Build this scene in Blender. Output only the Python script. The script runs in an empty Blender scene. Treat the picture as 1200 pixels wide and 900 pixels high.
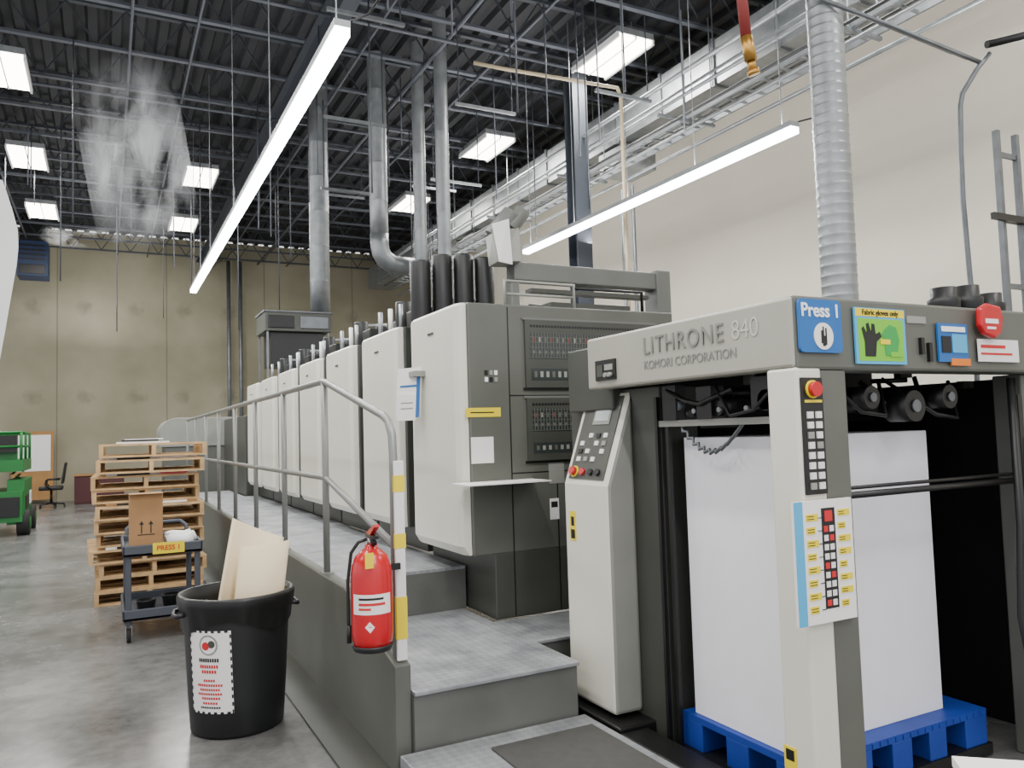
import bpy, bmesh, math, random
from mathutils import Vector, Matrix
random.seed(7)
scene=bpy.context.scene
COL=scene.collection
pi=math.pi
def lin(h):
    h=h.lstrip('#'); c=[int(h[i:i+2],16)/255 for i in (0,2,4)]
    return tuple([(x/12.92 if x<=.04045 else ((x+.055)/1.055)**2.4) for x in c]+[1])
def mat(name,col,rough=.5,metal=0,var=0,scale=4,bump=0,es=0,coords='Object',alpha=1):
    m=bpy.data.materials.new(name); m.use_nodes=True
    nt=m.node_tree; p=nt.nodes['Principled BSDF']
    c=lin(col)
    p.inputs['Base Color'].default_value=c
    p.inputs['Roughness'].default_value=rough
    p.inputs['Metallic'].default_value=metal
    if es:
        p.inputs['Emission Color'].default_value=c
        p.inputs['Emission Strength'].default_value=es
    if alpha<1: p.inputs['Alpha'].default_value=alpha
    if var or bump:
        tc=nt.nodes.new('ShaderNodeTexCoord')
        n=nt.nodes.new('ShaderNodeTexNoise'); n.inputs['Scale'].default_value=scale; n.inputs['Detail'].default_value=6
        nt.links.new(tc.outputs[coords],n.inputs['Vector'])
        if var:
            r=nt.nodes.new('ShaderNodeMapRange')
            r.inputs['From Min'].default_value=.3; r.inputs['From Max'].default_value=.7
            r.inputs['To Min'].default_value=1-var; r.inputs['To Max'].default_value=1+var
            nt.links.new(n.outputs['Fac'],r.inputs['Value'])
            mx=nt.nodes.new('ShaderNodeVectorMath'); mx.operation='SCALE'
            mx.inputs[0].default_value=c[:3]
            nt.links.new(r.outputs[0],mx.inputs['Scale'])
            nt.links.new(mx.outputs[0],p.inputs['Base Color'])
        if bump:
            b=nt.nodes.new('ShaderNodeBump'); b.inputs['Strength'].default_value=bump; b.inputs['Distance'].default_value=.01
            nt.links.new(n.outputs['Fac'],b.inputs['Height']); nt.links.new(b.outputs[0],p.inputs['Normal'])
    return m
def tread_mat():
    m=bpy.data.materials.new('tread_plate'); m.use_nodes=True; nt=m.node_tree; p=nt.nodes['Principled BSDF']; L=nt.links.new
    tc=nt.nodes.new('ShaderNodeTexCoord'); mp=nt.nodes.new('ShaderNodeMapping'); mp.inputs['Rotation'].default_value=(0,0,pi/4); mp.inputs['Scale'].default_value=(30,30,1); L(tc.outputs['Object'],mp.inputs[0])
    ck=nt.nodes.new('ShaderNodeTexChecker'); ck.inputs['Scale'].default_value=1; L(mp.outputs[0],ck.inputs[0])
    n=nt.nodes.new('ShaderNodeTexNoise'); n.inputs['Scale'].default_value=5; n.inputs['Detail'].default_value=9; L(tc.outputs['Object'],n.inputs['Vector'])
    r=nt.nodes.new('ShaderNodeValToRGB'); r.color_ramp.elements[0].position=.3; r.color_ramp.elements[0].color=lin('#83868a'); r.color_ramp.elements[1].position=.7; r.color_ramp.elements[1].color=lin('#b5b8ba'); L(n.outputs['Fac'],r.inputs[0])
    mx=nt.nodes.new('ShaderNodeMix'); mx.data_type='RGBA'; mx.blend_type='MULTIPLY'; mx.inputs[0].default_value=1; L(r.outputs[0],mx.inputs[6])
    r2=nt.nodes.new('ShaderNodeMapRange'); r2.inputs['To Min'].default_value=.87; L(ck.outputs['Fac'],r2.inputs[0]); L(r2.outputs[0],mx.inputs[7]); L(mx.outputs[2],p.inputs['Base Color'])
    b=nt.nodes.new('ShaderNodeBump'); b.inputs['Strength'].default_value=.4; b.inputs['Distance'].default_value=.004; L(ck.outputs['Fac'],b.inputs['Height']); L(b.outputs[0],p.inputs['Normal'])
    p.inputs['Roughness'].default_value=.4; p.inputs['Metallic'].default_value=.35
    return m
cream=mat('cream_paint','#dcd9cb',.35,var=.03,scale=2)
cream2=mat('header_paint','#a3a195',.4,var=.04,scale=3)
grey=mat('grey_paint','#5c5e57',.4,var=.08,scale=3)
greyd=mat('dark_grey_paint','#43453f',.42,var=.1,scale=3)
greyl=mat('light_grey_paint','#8f9089',.45,var=.06)
greym=mat('mid_grey_paint','#6a6c67',.45,var=.06)
black=mat('black_metal','#121212',.4)
blackp=mat('black_plastic','#18191a',.45,var=.1)
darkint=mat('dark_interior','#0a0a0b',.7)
white=mat('white_paper','#eceae6',.7)
whitet=mat('white_paper_pile','#eeedf2',.75,var=.02,scale=6)
whites=mat('white_plastic','#e6e6e4',.4)
galv=mat('galvanised_steel','#9ea2a4',.42,.65,var=.12,scale=9)
galvm=mat('galvanised_mid','#8a8e90',.42,.65,var=.14,scale=7)
galvd=mat('galvanised_dark','#74787b',.45,.6,var=.15,scale=9)
steel=mat('rail_steel','#8c8d8a',.4,.3,var=.05)
tread=tread_mat()
riser=mat('riser_grey','#5f605c',.4,.1,var=.16,scale=3)
matm=mat('floor_mat_rubber','#434340',.8,var=.1,scale=20)
red=mat('red_enamel','#c01822',.25)
yellow=mat('yellow','#ead21c',.5)
orange=mat('orange','#e07a20',.5)
blue=mat('sign_blue','#1c63a8',.45)
blue2=mat('light_blue','#4aa9d8',.45)
blueP=mat('pallet_blue_plastic','#183a92',.5,var=.1,scale=8)
green=mat('green_paint','#17702f',.4,var=.08)
greens=mat('sign_green','#2c9e46',.5)
lime=mat('lime_green','#77c22e',.5)
wood=mat('pallet_wood','#c7a577',.8,var=.28,scale=7)
wood2=mat('brown_wood','#a07848',.7,var=.1)
card=mat('cardboard','#a07a52',.85,var=.08,scale=5)
cardl=mat('cardboard_light','#e3d2b0',.85,var=.05,scale=4)
cartm=mat('cart_grey_plastic','#464a52',.6,var=.08)
rubber=mat('rubber','#1d1d1d',.8)
deck=mat('roof_deck','#191b20',.75,.1,var=.1,scale=2)
joistm=mat('joist_steel','#33373e',.6,.2)
pipem=mat('ceiling_pipe_grey','#484c54',.6,.2)
darksteel=mat('column_steel','#31363e',.5,.2,var=.05)
navy=mat('navy_metal','#182c4e',.5)
brass=mat('brass','#b58a45',.35,.8)
redhose=mat('red_hose','#7d2420',.6)
maroon=mat('maroon','#4a2326',.6)
textg=mat('lettering_metal','#8a8a84',.3,.5)
textg2=mat('lettering_pale','#bdbcb2',.5)
textk=mat('lettering_black','#1b1b1b',.6)
textw=mat('lettering_white','#f4f4f4',.6)
textr=mat('lettering_red','#c8262a',.6)
dullred=mat('window_red','#7a3a36',.6)
screen=mat('lcd_screen','#b9c4c4',.3)
chrome=mat('chrome','#c8c8c8',.2,.9)
creampipe=mat('cream_pipe','#a09276',.6)
lamp=mat('fixture_light','#fff8ec',.5,es=14)
led=mat('led_tube_light','#f7fbff',.5,es=18)
window=mat('tinted_window','#343a38',.2)

class MB:
    def __init__(s): s.bm=bmesh.new(); s.mats=[]
    def mi(s,m):
        if m not in s.mats: s.mats.append(m)
        return s.mats.index(m)
    def face(s,vs,m,smooth=False):
        try: f=s.bm.faces.new(vs)
        except ValueError: return
        f.material_index=s.mi(m); f.smooth=smooth
    def hexa(s,c,m):
        v=[s.bm.verts.new(p) for p in c]
        for q in ((0,1,2,3),(4,5,6,7),(0,1,5,4),(1,2,6,5),(2,3,7,6),(3,0,4,7)): s.face([v[i] for i in q],m)
        return s
    def box(s,x0,x1,y0,y1,z0,z1,m):
        s.hexa([(x0,y0,z0),(x1,y0,z0),(x1,y1,z0),(x0,y1,z0),(x0,y0,z1),(x1,y0,z1),(x1,y1,z1),(x0,y1,z1)],m)
        return s
    def fb(s,fr,u0,u1,v0,v1,d0,d1,m):
        P=fr.p
        s.hexa([P(u0,v0,d0),P(u1,v0,d0),P(u1,v1,d0),P(u0,v1,d0),P(u0,v0,d1),P(u1,v0,d1),P(u1,v1,d1),P(u0,v1,d1)],m)
        return s
    def prism(s,pts,ax,a0,a1,m,mcap=None):
        def f(p,a):
            return {'x':(a,p[0],p[1]),'y':(p[0],a,p[1]),'z':(p[0],p[1],a)}[ax]
        A=[s.bm.verts.new(f(p,a0)) for p in pts]; B=[s.bm.verts.new(f(p,a1)) for p in pts]
        s.face(A,mcap or m); s.face(B,mcap or m); n=len(pts)
        for i in range(n): s.face([A[i],A[(i+1)%n],B[(i+1)%n],B[i]],m)
        return s
    def cyl(s,p0,p1,r,m,n=16,r2=None,caps=True):
        p0=Vector(p0);p1=Vector(p1); r2=r if r2 is None else r2
        d=(p1-p0).normalized(); a=d.orthogonal().normalized(); b=d.cross(a)
        A=[];B=[]
        for i in range(n):
            t=2*pi*i/n; o=a*math.cos(t)+b*math.sin(t)
            A.append(s.bm.verts.new(p0+o*r)); B.append(s.bm.verts.new(p1+o*r2))
        for i in range(n): s.face([A[i],A[(i+1)%n],B[(i+1)%n],B[i]],m,n>6)
        if caps: s.face(A,m); s.face(B,m)
        return s
    def tube(s,pts,r,m,n=8):
        pts=[Vector(p) for p in pts]; rings=[]; a=None
        for k,p in enumerate(pts):
            if k==0: d=pts[1]-p
            elif k==len(pts)-1: d=p-pts[k-1]
            else: d=(pts[k+1]-p).normalized()+(p-pts[k-1]).normalized()
            d.normalize()
            a=d.orthogonal() if a is None else a-d*a.dot(d)
            if a.length<1e-6: a=d.orthogonal()
            a.normalize(); b=d.cross(a)
            rings.append([s.bm.verts.new(p+(a*math.cos(2*pi*i/n)+b*math.sin(2*pi*i/n))*r) for i in range(n)])
        for A,B in zip(rings,rings[1:]):
            for i in range(n): s.face([A[i],A[(i+1)%n],B[(i+1)%n],B[i]],m,True)
        s.face(rings[0],m); s.face(rings[-1],m)
        return s
    def lathe(s,prof,c,m,n=32,smooth=True,caps=True):
        rings=[]
        for r,z in prof:
            rings.append([s.bm.verts.new((c[0]+r*math.cos(2*pi*i/n),c[1]+r*math.sin(2*pi*i/n),c[2]+z)) for i in range(n)])
        for A,B in zip(rings,rings[1:]):
            for i in range(n): s.face([A[i],A[(i+1)%n],B[(i+1)%n],B[i]],m,smooth)
        if caps: s.face(rings[0],m); s.face(rings[-1],m)
        return s
    def ob(s,name,parent=None,bevel=0,loc=None,label=None,cat=None,kind=None,recalc=True,**kw):
        if recalc: bmesh.ops.recalc_face_normals(s.bm,faces=s.bm.faces)
        me=bpy.data.meshes.new(name); s.bm.to_mesh(me); s.bm.free()
        for m in s.mats: me.materials.append(m)
        o=bpy.data.objects.new(name,me); COL.objects.link(o)
        if parent: o.parent=parent
        if loc: o.location=loc
        if bevel:
            b=o.modifiers.new('bevel','BEVEL'); b.width=bevel; b.segments=2; b.limit_method='ANGLE'; b.angle_limit=.7
        if label: o['label']=label
        if cat: o['category']=cat
        if kind: o['kind']=kind
        for k,v in kw.items(): o[k]=v
        return o
    def parts(s,name,parent,bevel=0):
        """one object per loose piece"""
        bmesh.ops.recalc_face_normals(s.bm,faces=s.bm.faces)
        s.bm.verts.index_update(); seen=set(); out=[]
        for v in s.bm.verts:
            if v.index in seen: continue
            st=[v]; seen.add(v.index); isl=[]
            while st:
                q=st.pop(); isl.append(q)
                for e in q.link_edges:
                    w=e.other_vert(q)
                    if w.index not in seen: seen.add(w.index); st.append(w)
            nb=MB(); mp={q.index:nb.bm.verts.new(q.co) for q in isl}; fs=set(f for q in isl for f in q.link_faces)
            for f in fs: nb.face([mp[x.index] for x in f.verts],s.mats[f.material_index],f.smooth)
            out.append(nb.ob(name,parent,bevel))
        s.bm.free(); return out
class Fr:
    def __init__(s,o,U,V,off=(0,0,0)):
        s.o=Vector(o)-Vector(off); s.U=Vector(U).normalized(); s.V=Vector(V).normalized(); s.N=s.U.cross(s.V)
    def p(s,u,v,d): return s.o+s.U*u+s.V*v+s.N*d
def FY(x,y,z,off=(0,0,0)): return Fr((x,y,z),(1,0,0),(0,0,1),off)
def FX(x,y,z,off=(0,0,0)): return Fr((x,y,z),(0,-1,0),(0,0,1),off)
def root(name,label,cat,loc,**kw):
    o=bpy.data.objects.new(name,None); COL.objects.link(o); o.location=loc; o.empty_display_size=.1
    o['label']=label; o['category']=cat
    for k,v in kw.items(): o[k]=v
    return o
def text(st,fr,u,v,size,m,parent,name='lettering',d=.002,align='CENTER',sx=1,bold=0,sp=1,ex=.0008):
    cu=bpy.data.curves.new('t','FONT'); cu.body=st; cu.size=size; cu.align_x=align; cu.align_y='CENTER'; cu.extrude=ex; cu.offset=bold; cu.space_character=sp
    t=bpy.data.objects.new('t',cu); COL.objects.link(t)
    dg=bpy.context.evaluated_depsgraph_get(); dg.update()
    me=bpy.data.meshes.new_from_object(t.evaluated_get(dg)); bpy.data.objects.remove(t)
    M=Matrix.Identity(4)
    for i in range(3):
        M[i][0]=fr.U[i]*sx; M[i][1]=fr.V[i]; M[i][2]=fr.N[i]; M[i][3]=fr.p(u,v,d)[i]
    me.transform(M); me.materials.clear(); me.materials.append(m)
    o=bpy.data.objects.new(name,me); COL.objects.link(o); o.parent=parent
    return o
def clone(r,loc,rz=0,label=None):
    def rec(o,par):
        n=o.copy(); COL.objects.link(n)
        if par: n.parent=par
        for c in o.children: rec(c,n)
        return n
    n=rec(r,None); n.location=loc; n.rotation_euler=(0,0,rz)
    if label: n['label']=label
    return n

# ---------------- camera
f=920.0
Y=Vector((-476,-70,-f)).normalized(); X=Vector((1779,-2,-f)); X=(X-Y*X.dot(Y)).normalized(); Z=X.cross(Y)
cam=bpy.data.cameras.new('camera'); co=bpy.data.objects.new('camera',cam); COL.objects.link(co)
cam.sensor_width=36; cam.sensor_fit='HORIZONTAL'; cam.lens=f/1200*36; cam.clip_start=.05; cam.clip_end=200
M=Matrix.Identity(4)
for j in range(3): M[0][j]=X[j]; M[1][j]=Y[j]; M[2][j]=Z[j]
M[2][3]=1.6
co.matrix_world=M; scene.camera=co

# ---------------- room
XW=9.6; YB=26.0; ZC=7.85
def floor_mat():
    m=bpy.data.materials.new('polished_concrete'); m.use_nodes=True; nt=m.node_tree; p=nt.nodes['Principled BSDF']; L=nt.links.new
    tc=nt.nodes.new('ShaderNodeTexCoord')
    n1=nt.nodes.new('ShaderNodeTexNoise'); n1.inputs['Scale'].default_value=1.1; n1.inputs['Detail'].default_value=12; n1.inputs['Distortion'].default_value=.5
    n2=nt.nodes.new('ShaderNodeTexNoise'); n2.inputs['Scale'].default_value=7; n2.inputs['Detail'].default_value=12; n2.inputs['Roughness'].default_value=.65
    L(tc.outputs['Object'],n1.inputs['Vector']); L(tc.outputs['Object'],n2.inputs['Vector'])
    mm=nt.nodes.new('ShaderNodeMath'); mm.operation='MULTIPLY_ADD'; mm.inputs[1].default_value=.5; L(n2.outputs['Fac'],mm.inputs[0])
    h=nt.nodes.new('ShaderNodeMath'); h.operation='MULTIPLY'; h.inputs[1].default_value=.5; L(n1.outputs['Fac'],h.inputs[0]); L(h.outputs[0],mm.inputs[2])
    r=nt.nodes.new('ShaderNodeValToRGB'); r.color_ramp.elements[0].position=.36; r.color_ramp.elements[0].color=lin('#515150')
    r.color_ramp.elements[1].position=.62; r.color_ramp.elements[1].color=lin('#7b7b79')
    L(mm.outputs[0],r.inputs[0]); L(r.outputs[0],p.inputs['Base Color'])
    rr=nt.nodes.new('ShaderNodeMapRange'); rr.inputs['To Min'].default_value=.1; rr.inputs['To Max'].default_value=.38; L(n1.outputs['Fac'],rr.inputs[0]); L(rr.outputs[0],p.inputs['Roughness'])
    return m
def wall_mat(name,c1,c2,spots):
    m=bpy.data.materials.new(name); m.use_nodes=True; nt=m.node_tree; p=nt.nodes['Principled BSDF']; L=nt.links.new
    tc=nt.nodes.new('ShaderNodeTexCoord'); n1=nt.nodes.new('ShaderNodeTexNoise'); n1.inputs['Scale'].default_value=.7; n1.inputs['Detail'].default_value=9
    L(tc.outputs['Object'],n1.inputs['Vector'])
    r=nt.nodes.new('ShaderNodeValToRGB'); r.color_ramp.elements[0].position=.3; r.color_ramp.elements[0].color=lin(c1); r.color_ramp.elements[1].position=.7; r.color_ramp.elements[1].color=lin(c2)
    L(n1.outputs['Fac'],r.inputs[0]); out=r.outputs[0]
    p.inputs['Roughness'].default_value=.85
    if spots:
        sx=nt.nodes.new('ShaderNodeSeparateXYZ')
        n3=nt.nodes.new('ShaderNodeTexNoise'); n3.inputs['Scale'].default_value=4; L(tc.outputs['Object'],n3.inputs['Vector'])
        L(tc.outputs['Object'],sx.inputs[0])
        def M(op,a,b=None,c=None):
            x=nt.nodes.new('ShaderNodeMath'); x.operation=op
            for i,v in enumerate((a,b,c)):
                if v is None: continue
                if isinstance(v,(int,float)): x.inputs[i].default_value=v
                else: L(v,x.inputs[i])
            return x.outputs[0]
        nz=M('MULTIPLY_ADD',n3.outputs['Fac'],.6,-.3)
        xx=M('ADD',sx.outputs[0],nz)
        w=M('WRAP',M('ADD',xx,.54),.665,-.665)
        za=M('ABSOLUTE',M('SUBTRACT',sx.outputs[2],5.6)); zb=M('ABSOLUTE',M('SUBTRACT',sx.outputs[2],2.98))
        zz=M('ADD',M('MINIMUM',za,zb),M('MULTIPLY',nz,.6))
        d=M('SQRT',M('ADD',M('POWER',w,2),M('POWER',zz,2)))
        sp=nt.nodes.new('ShaderNodeMapRange'); sp.inputs['From Min'].default_value=.06; sp.inputs['From Max'].default_value=.28; sp.inputs['To Min'].default_value=.4; sp.inputs['To Max'].default_value=0; L(d,sp.inputs[0])
        ln=M('LESS_THAN',M('ABSOLUTE',M('WRAP',M('ADD',sx.outputs[0],-1.65),1.45,-1.45)),.018)
        fac=M('MAXIMUM',sp.outputs[0],M('MULTIPLY',ln,.55))
        mx=nt.nodes.new('ShaderNodeMix'); mx.data_type='RGBA'; L(fac,mx.inputs[0]); L(out,mx.inputs[6]); mx.inputs[7].default_value=lin('#5c584c'); out=mx.outputs[2]
    L(out,p.inputs['Base Color'])
    return m
MB().box(-14,XW+.2,-5,YB+.2,-.2,0,floor_mat()).ob('floor',kind='structure')
MB().box(-14,XW+.2,YB,YB+.2,0,ZC,wall_mat('tan_concrete','#88846f','#9e9985',True)).ob('wall_back',kind='structure')
MB().box(XW,XW+.2,-5,YB,0,ZC,wall_mat('white_wall','#e0d9c8','#e6dfcf',False)).ob('wall_right',kind='structure')
b=MB(); x=-14; top=[]
while x<XW:
    top+= [(x,ZC-.0),(x+.12,ZC),(x+.16,ZC+.08),(x+.28,ZC+.08),(x+.32,ZC)]
    x+=.32
v0=[b.bm.verts.new((p[0],-5,p[1])) for p in top]; v1=[b.bm.verts.new((p[0],YB,p[1])) for p in top]
for i in range(len(top)-1):
    if (Vector(top[i])-Vector(top[i+1])).length>1e-4: b.face([v0[i],v0[i+1],v1[i+1],v1[i]],deck)
b.box(-14,XW+.2,-5,YB+.2,ZC+.09,ZC+.2,deck)
b.ob('ceiling',kind='structure')

# joists
J=root('roof_joist','dark grey open-web steel roof joist','joist',(0,3.0,7.2),group='roof joists under the deck')
b=MB(); b.box(-14,XW,-.04,.04,.60,.65,joistm); b.ob('top_chord',J)
b=MB(); b.box(-14,XW,-.04,.04,0,.04,pipem); b.ob('bottom_chord',J)
b=MB(); x=-10; bar=[]; k=0
while x<XW-.1:
    bar.append(Vector((x,0,.03 if k%2==0 else .61))); x+=.38; k+=1
prev=None
for p in bar:
    rg=[b.bm.verts.new(p+Vector((dx,dy,0))) for dx,dy in ((-.012,-.01),(.012,-.01),(.012,.01),(-.012,.01))]
    if prev:
        for i in range(4): b.face([prev[i],prev[(i+1)%4],rg[(i+1)%4],rg[i]],joistm)
    prev=rg
b.ob('web_rod',J)
y=4.3
while y<25.8:
    clone(J,(0,y,7.2)); y+=1.32
for x in (-4.2,2.6):
    g=MB(); g.box(-.1,.1,-4,YB-4,0,.03,joistm).box(-.012,.012,-4,YB-4,.03,.4,joistm).box(-.1,.1,-4,YB-4,.4,.43,joistm)
    g.ob('roof_girder',loc=(x,4,6.77),label='dark steel I-beam girder below roof joists',cat='beam')
# ceiling fixtures
FX1=root('ceiling_light','bright rectangular high-bay light fixture hung below roof','light fixture',(-1.3,13,6.95),group='high-bay ceiling lights')
b=MB(); b.box(-.3,.3,-.6,.6,.05,.14,galv).box(-.31,-.28,-.6,.6,-.02,.06,whites).box(.28,.31,-.6,.6,-.02,.06,whites).box(-.01,.01,-.6,.6,.0,.05,whites); b.ob('housing',FX1)
b=MB(); b.box(-.275,-.02,-.58,.58,.01,.05,lamp).box(.02,.275,-.58,.58,.01,.05,lamp); b.parts('diffuser',FX1)
b=MB(); b.cyl((0,-.5,.14),(0,-.5,.3),.008,galvd,6).cyl((0,.5,.14),(0,.5,.3),.008,galvd,6); b.parts('hanger_wire',FX1)
for p in [(-1.3,16.9),(-1.3,20.7),(1.7,16.9),(1.7,20.8),(6.3,17.1),(6.4,13.1),(6.5,9.1)]:
    clone(FX1,(p[0],p[1],6.95))
def area(name,loc,sx,sy,power,rot=(0,0,0),col=(1,.98,.94)):
    l=bpy.data.lights.new(name,'AREA'); l.shape='RECTANGLE'; l.size=sx; l.size_y=sy; l.energy=power; l.color=col
    o=bpy.data.objects.new(name,l); COL.objects.link(o); o.location=loc; o.rotation_euler=rot
for p in [(-1.3,13),(-1.3,16.9),(-1.3,20.7),(1.7,16.9),(1.7,20.8),(6.3,17.1),(6.4,13.1),(6.5,9.1),(6.5,5.0),(6.5,1.),(-1.3,9),(-1.3,5),(-1.3,1),(2.5,0.5),(2.5,-3),(-5,5),(-5,12),(-5,19)]:
    area('high_bay_lamp',(p[0],p[1],6.9),.6,1.2,155)
def ledstrip(x,y0,y1,z):
    r=root('linear_light','long slim LED strip light hung on thin wires','light fixture',(x,y0,z))
    L=y1-y0
    b=MB(); b.box(-.055,.055,0,L,.03,.08,galv); b.ob('housing',r)
    b=MB(); b.box(-.05,.05,0,L,-.03,.03,led); b.ob('diffuser',r)
    b=MB()
    yy=.15
    while yy<=L:
        b.cyl((0,yy,.08),(0,yy,7.2-z),.006,galvd,5); yy+=L/4-.08
    b.parts('hanger_wire',r)
    b=MB(); b.tube([(0,.1,.08),(.15,-.1,.1),(.22,-.3,.2),(.2,-.32,1.2)],.008,blackp,6); b.ob('power_cord',r)
    area('led_and_fill_lamp',(x,(y0+y1)/2,z-.05),.1,L,190,col=(.97,.99,1))
    area('led_and_fill_uplight',(x,(y0+y1)/2,z+.1),.1,L,170,rot=(pi,0,0),col=(1,.98,.95))
ledstrip(1.4,5.0,15.1,4.3)
ledstrip(5.64,5.06,10.3,4.3)
area('led_and_fill_uplight',(6.8,-.5,4.4),.1,9,420,rot=(pi,0,0)); area('led_and_fill_uplight',(6.5,14,4.4),.1,10,300,rot=(pi,0,0)); area('led_and_fill_uplight',(-3.5,12,4.4),.1,14,170,rot=(pi,0,0)); area('led_and_fill_uplight',(1.4,-.5,4.4),.1,8,180,rot=(pi,0,0))  # added up-facing fill lights without fixtures, brightening upper wall and ceiling
area('led_and_fill_lamp',(1.4,-.5,4.3),.1,8,180); area('led_and_fill_uplight',(0,21.5,4.4),.1,7,200,rot=(pi,0,0))  # two more added fill lights with no fixture, one facing down, one up

# ---------------- ducts
def spiral(name,label,x,y,z0,z1,r,m=galv,rib=.006,pitch=.12):
    b=MB(); prof=[]; z=0
    while z<z1-z0:
        prof+=[(r,z),(r,z+pitch-.03),(r+rib,z+pitch-.02),(r+rib,z+pitch-.012),(r,z+pitch-.002)]; z+=pitch
    b.lathe(prof,(0,0,0),m,28)
    return b.ob(name,loc=(x,y,z0),label=label,cat='duct')
spiral('vent_duct','thick spiral galvanised vertical duct beside the paper feeder',5.15,4.26,1.0,7.6,.135,galv,.004,.08)
spiral('vent_duct','slim vertical galvanised duct above the printing press',4.40,10.5,2.45,7.6,.1,galvm,.002,1.2)
spiral('vent_duct','slim vertical galvanised duct paired above the press',4.42,11.5,2.45,7.8,.1,galvm,.002,1.2)
spiral('vent_duct','wide vertical galvanised duct above the far printing units',3.23,13.2,3.65,7.6,.165,galvm,.003,.6)
d=spiral('vent_duct','vertical galvanised duct with elbow bending to the press',3.87,11.9,4.75,7.6,.145,galvm,.003,.6)
b=MB(); b.tube([(0,0,.05),(0,0,-.12),(.02,0,-.24),(.08,0,-.34),(.18,0,-.41),(.3,0,-.43),(.7,0,-.44)],.147,galvm,24)
e=b.ob('duct_elbow',d)
r=root('air_duct','long rectangular galvanised air duct along the white wall','duct',(7.4,4,6.25))
b=MB(); b.box(0,.8,0,20,0,.62,galvm); b.ob('duct_body',r)
b=MB()
for i in range(17):
    y=.5+i*1.15; b.box(-.03,.83,y,y+.05,-.03,.65,galvd)
b.parts('flange',r)
b=MB(); b.box(.05,.7,6.2,6.9,-.4,-.03,galvm); b.ob('branch_box',r)
b=MB(); b.box(.1,.6,12.2,12.8,-.35,-.03,galvm); b.ob('branch_box',r)
b=MB()
for i in range(6):
    y=1+3*i; b.cyl((.02,y,.62),(.02,y,1.35),.01,galvd,5).cyl((.72,y,.62),(.72,y,1.35),.01,galvd,5)
b.parts('hanger_rod',r)
r=root('cable_tray','ladder cable tray with conduits hung near the wall','cable tray',(6.9,2,5.7))
b=MB(); b.box(0,.03,0,18,0,.1,galvd).box(.4,.43,0,18,0,.1,galvd)
for i in range(60): b.box(.03,.4,.2+i*.3,.23+i*.3,.01,.035,galvd)
b.ob('tray',r)
b=MB(); b.cyl((.15,0,.07),(.15,18,.07),.02,galvd,8).cyl((.25,0,.06),(.25,18,.06),.015,blackp,8).cyl((-.2,0,.3),(-.2,18,.3),.02,galvd,8).cyl((-.35,0,.12),(-.35,18,.12),.025,galvd,8).cyl((-.28,0,-.1),(-.28,18,-.1),.018,blackp,8).cyl((-.45,0,.35),(-.45,18,.35),.03,galvm,8).cyl((-.1,0,-.2),(-.1,18,-.2),.02,galvd,8).cyl((.1,0,-.35),(.1,18,-.35),.025,galvd,8); b.parts('conduit',r)
b=MB()
for i in range(7):
    y=.8+2.6*i; b.cyl((-.02,y,0),(-.02,y,1.5),.01,galvd,5).cyl((.45,y,0),(.45,y,1.5),.01,galvd,5)
b.parts('hanger_rod',r)
b=MB()
for i in range(7):
    y=.8+2.6*i; b.box(-.48,.48,y-.02,y+.02,-.04,0,galvd)
b.parts('cross_bar',r)
def pipe(name,label,pts,r,m=galvd,cat='pipe',n=10,**kw):
    o=Vector(pts[0]); b=MB(); b.tube([Vector(p)-o for p in pts],r,m,n); return b.ob(name,loc=o,label=label,cat=cat,**kw)
b=MB(); b.box(-.13,.13,-.13,-.11,0,7.2,darksteel).box(-.13,.13,.11,.13,0,7.2,darksteel).box(-.008,.008,-.11,.11,0,7.2,darksteel).box(-.2,.2,-.2,.2,0,.02,darksteel)
b.ob('steel_column',loc=(6.4,9.95,0),label='dark steel H-section building column behind the press',cat='column')
pipe('conduit_pipe','thin vertical grey conduit near the column',[(6.95,9.6,0),(6.95,9.6,5.2)],.03)
pipe('conduit_pipe','thin vertical grey conduit near the column',[(7.15,9.6,0),(7.15,9.6,5.3)],.03)
pipe('cream_pipe','cream pipe crossing high then dropping beside the column',[(4.2,8.9,6.35),(4.6,8.8,6.3),(6.15,8.5,6.2),(6.2,8.5,6.1),(6.2,8.5,0)],.025,creampipe)
pipe('drain_pipe','vertical grey pipe at the concrete wall',[(3.4,25.6,0),(3.4,25.6,7.2)],.06)
pipe('drain_pipe','vertical grey pipe at the concrete wall',[(3.75,25.6,0),(3.75,25.6,7.2)],.06)
for y in (6.4,9.8,13.5,18.2): pipe('sprinkler_pipe','long grey sprinkler pipe crossing under roof joists',[(-14,y,7.06),(9.5,y,7.06)],.025,pipem,group='sprinkler pipes under the roof')
for x,rr in ((4.3,.03),(.3,.02),(-1.9,.025),(1.1,.018),(5.2,.02),(3.3,.018)): pipe('ceiling_conduit','long straight conduit strapped under the roof joists',[(x,3,7.17),(x,25.7,7.17)],rr,pipem,group='conduits under the roof joists')
random.seed(11)
rods=[(-.4,12,4.6),(1.0,14,4.5),(.2,18,3.9),(2.2,13,5),(2.9,15,4),(4.5,11,4.2),(5.3,8,4.3),(3.9,7.2,5),(4.8,6.5,5.1),(6,7,5),(2.6,18,4),(1.2,20,4.5),(2.9,5.4,4.9)]
for i in range(26): rods.append((random.uniform(2.2,6.3),random.uniform(7,17),random.uniform(4.6,6.4)))
for i in range(12): rods.append((random.uniform(-2,2),random.uniform(13.5,19),random.uniform(4.2,6.4)))
for (x,y,z) in rods:
    pipe('hanging_rod','thin steel rod hanging from the roof',[(x,y,7.2),(x,y,z)],.01,pipem,cat='rod',n=6,group='steel rods hanging from the roof')
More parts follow.
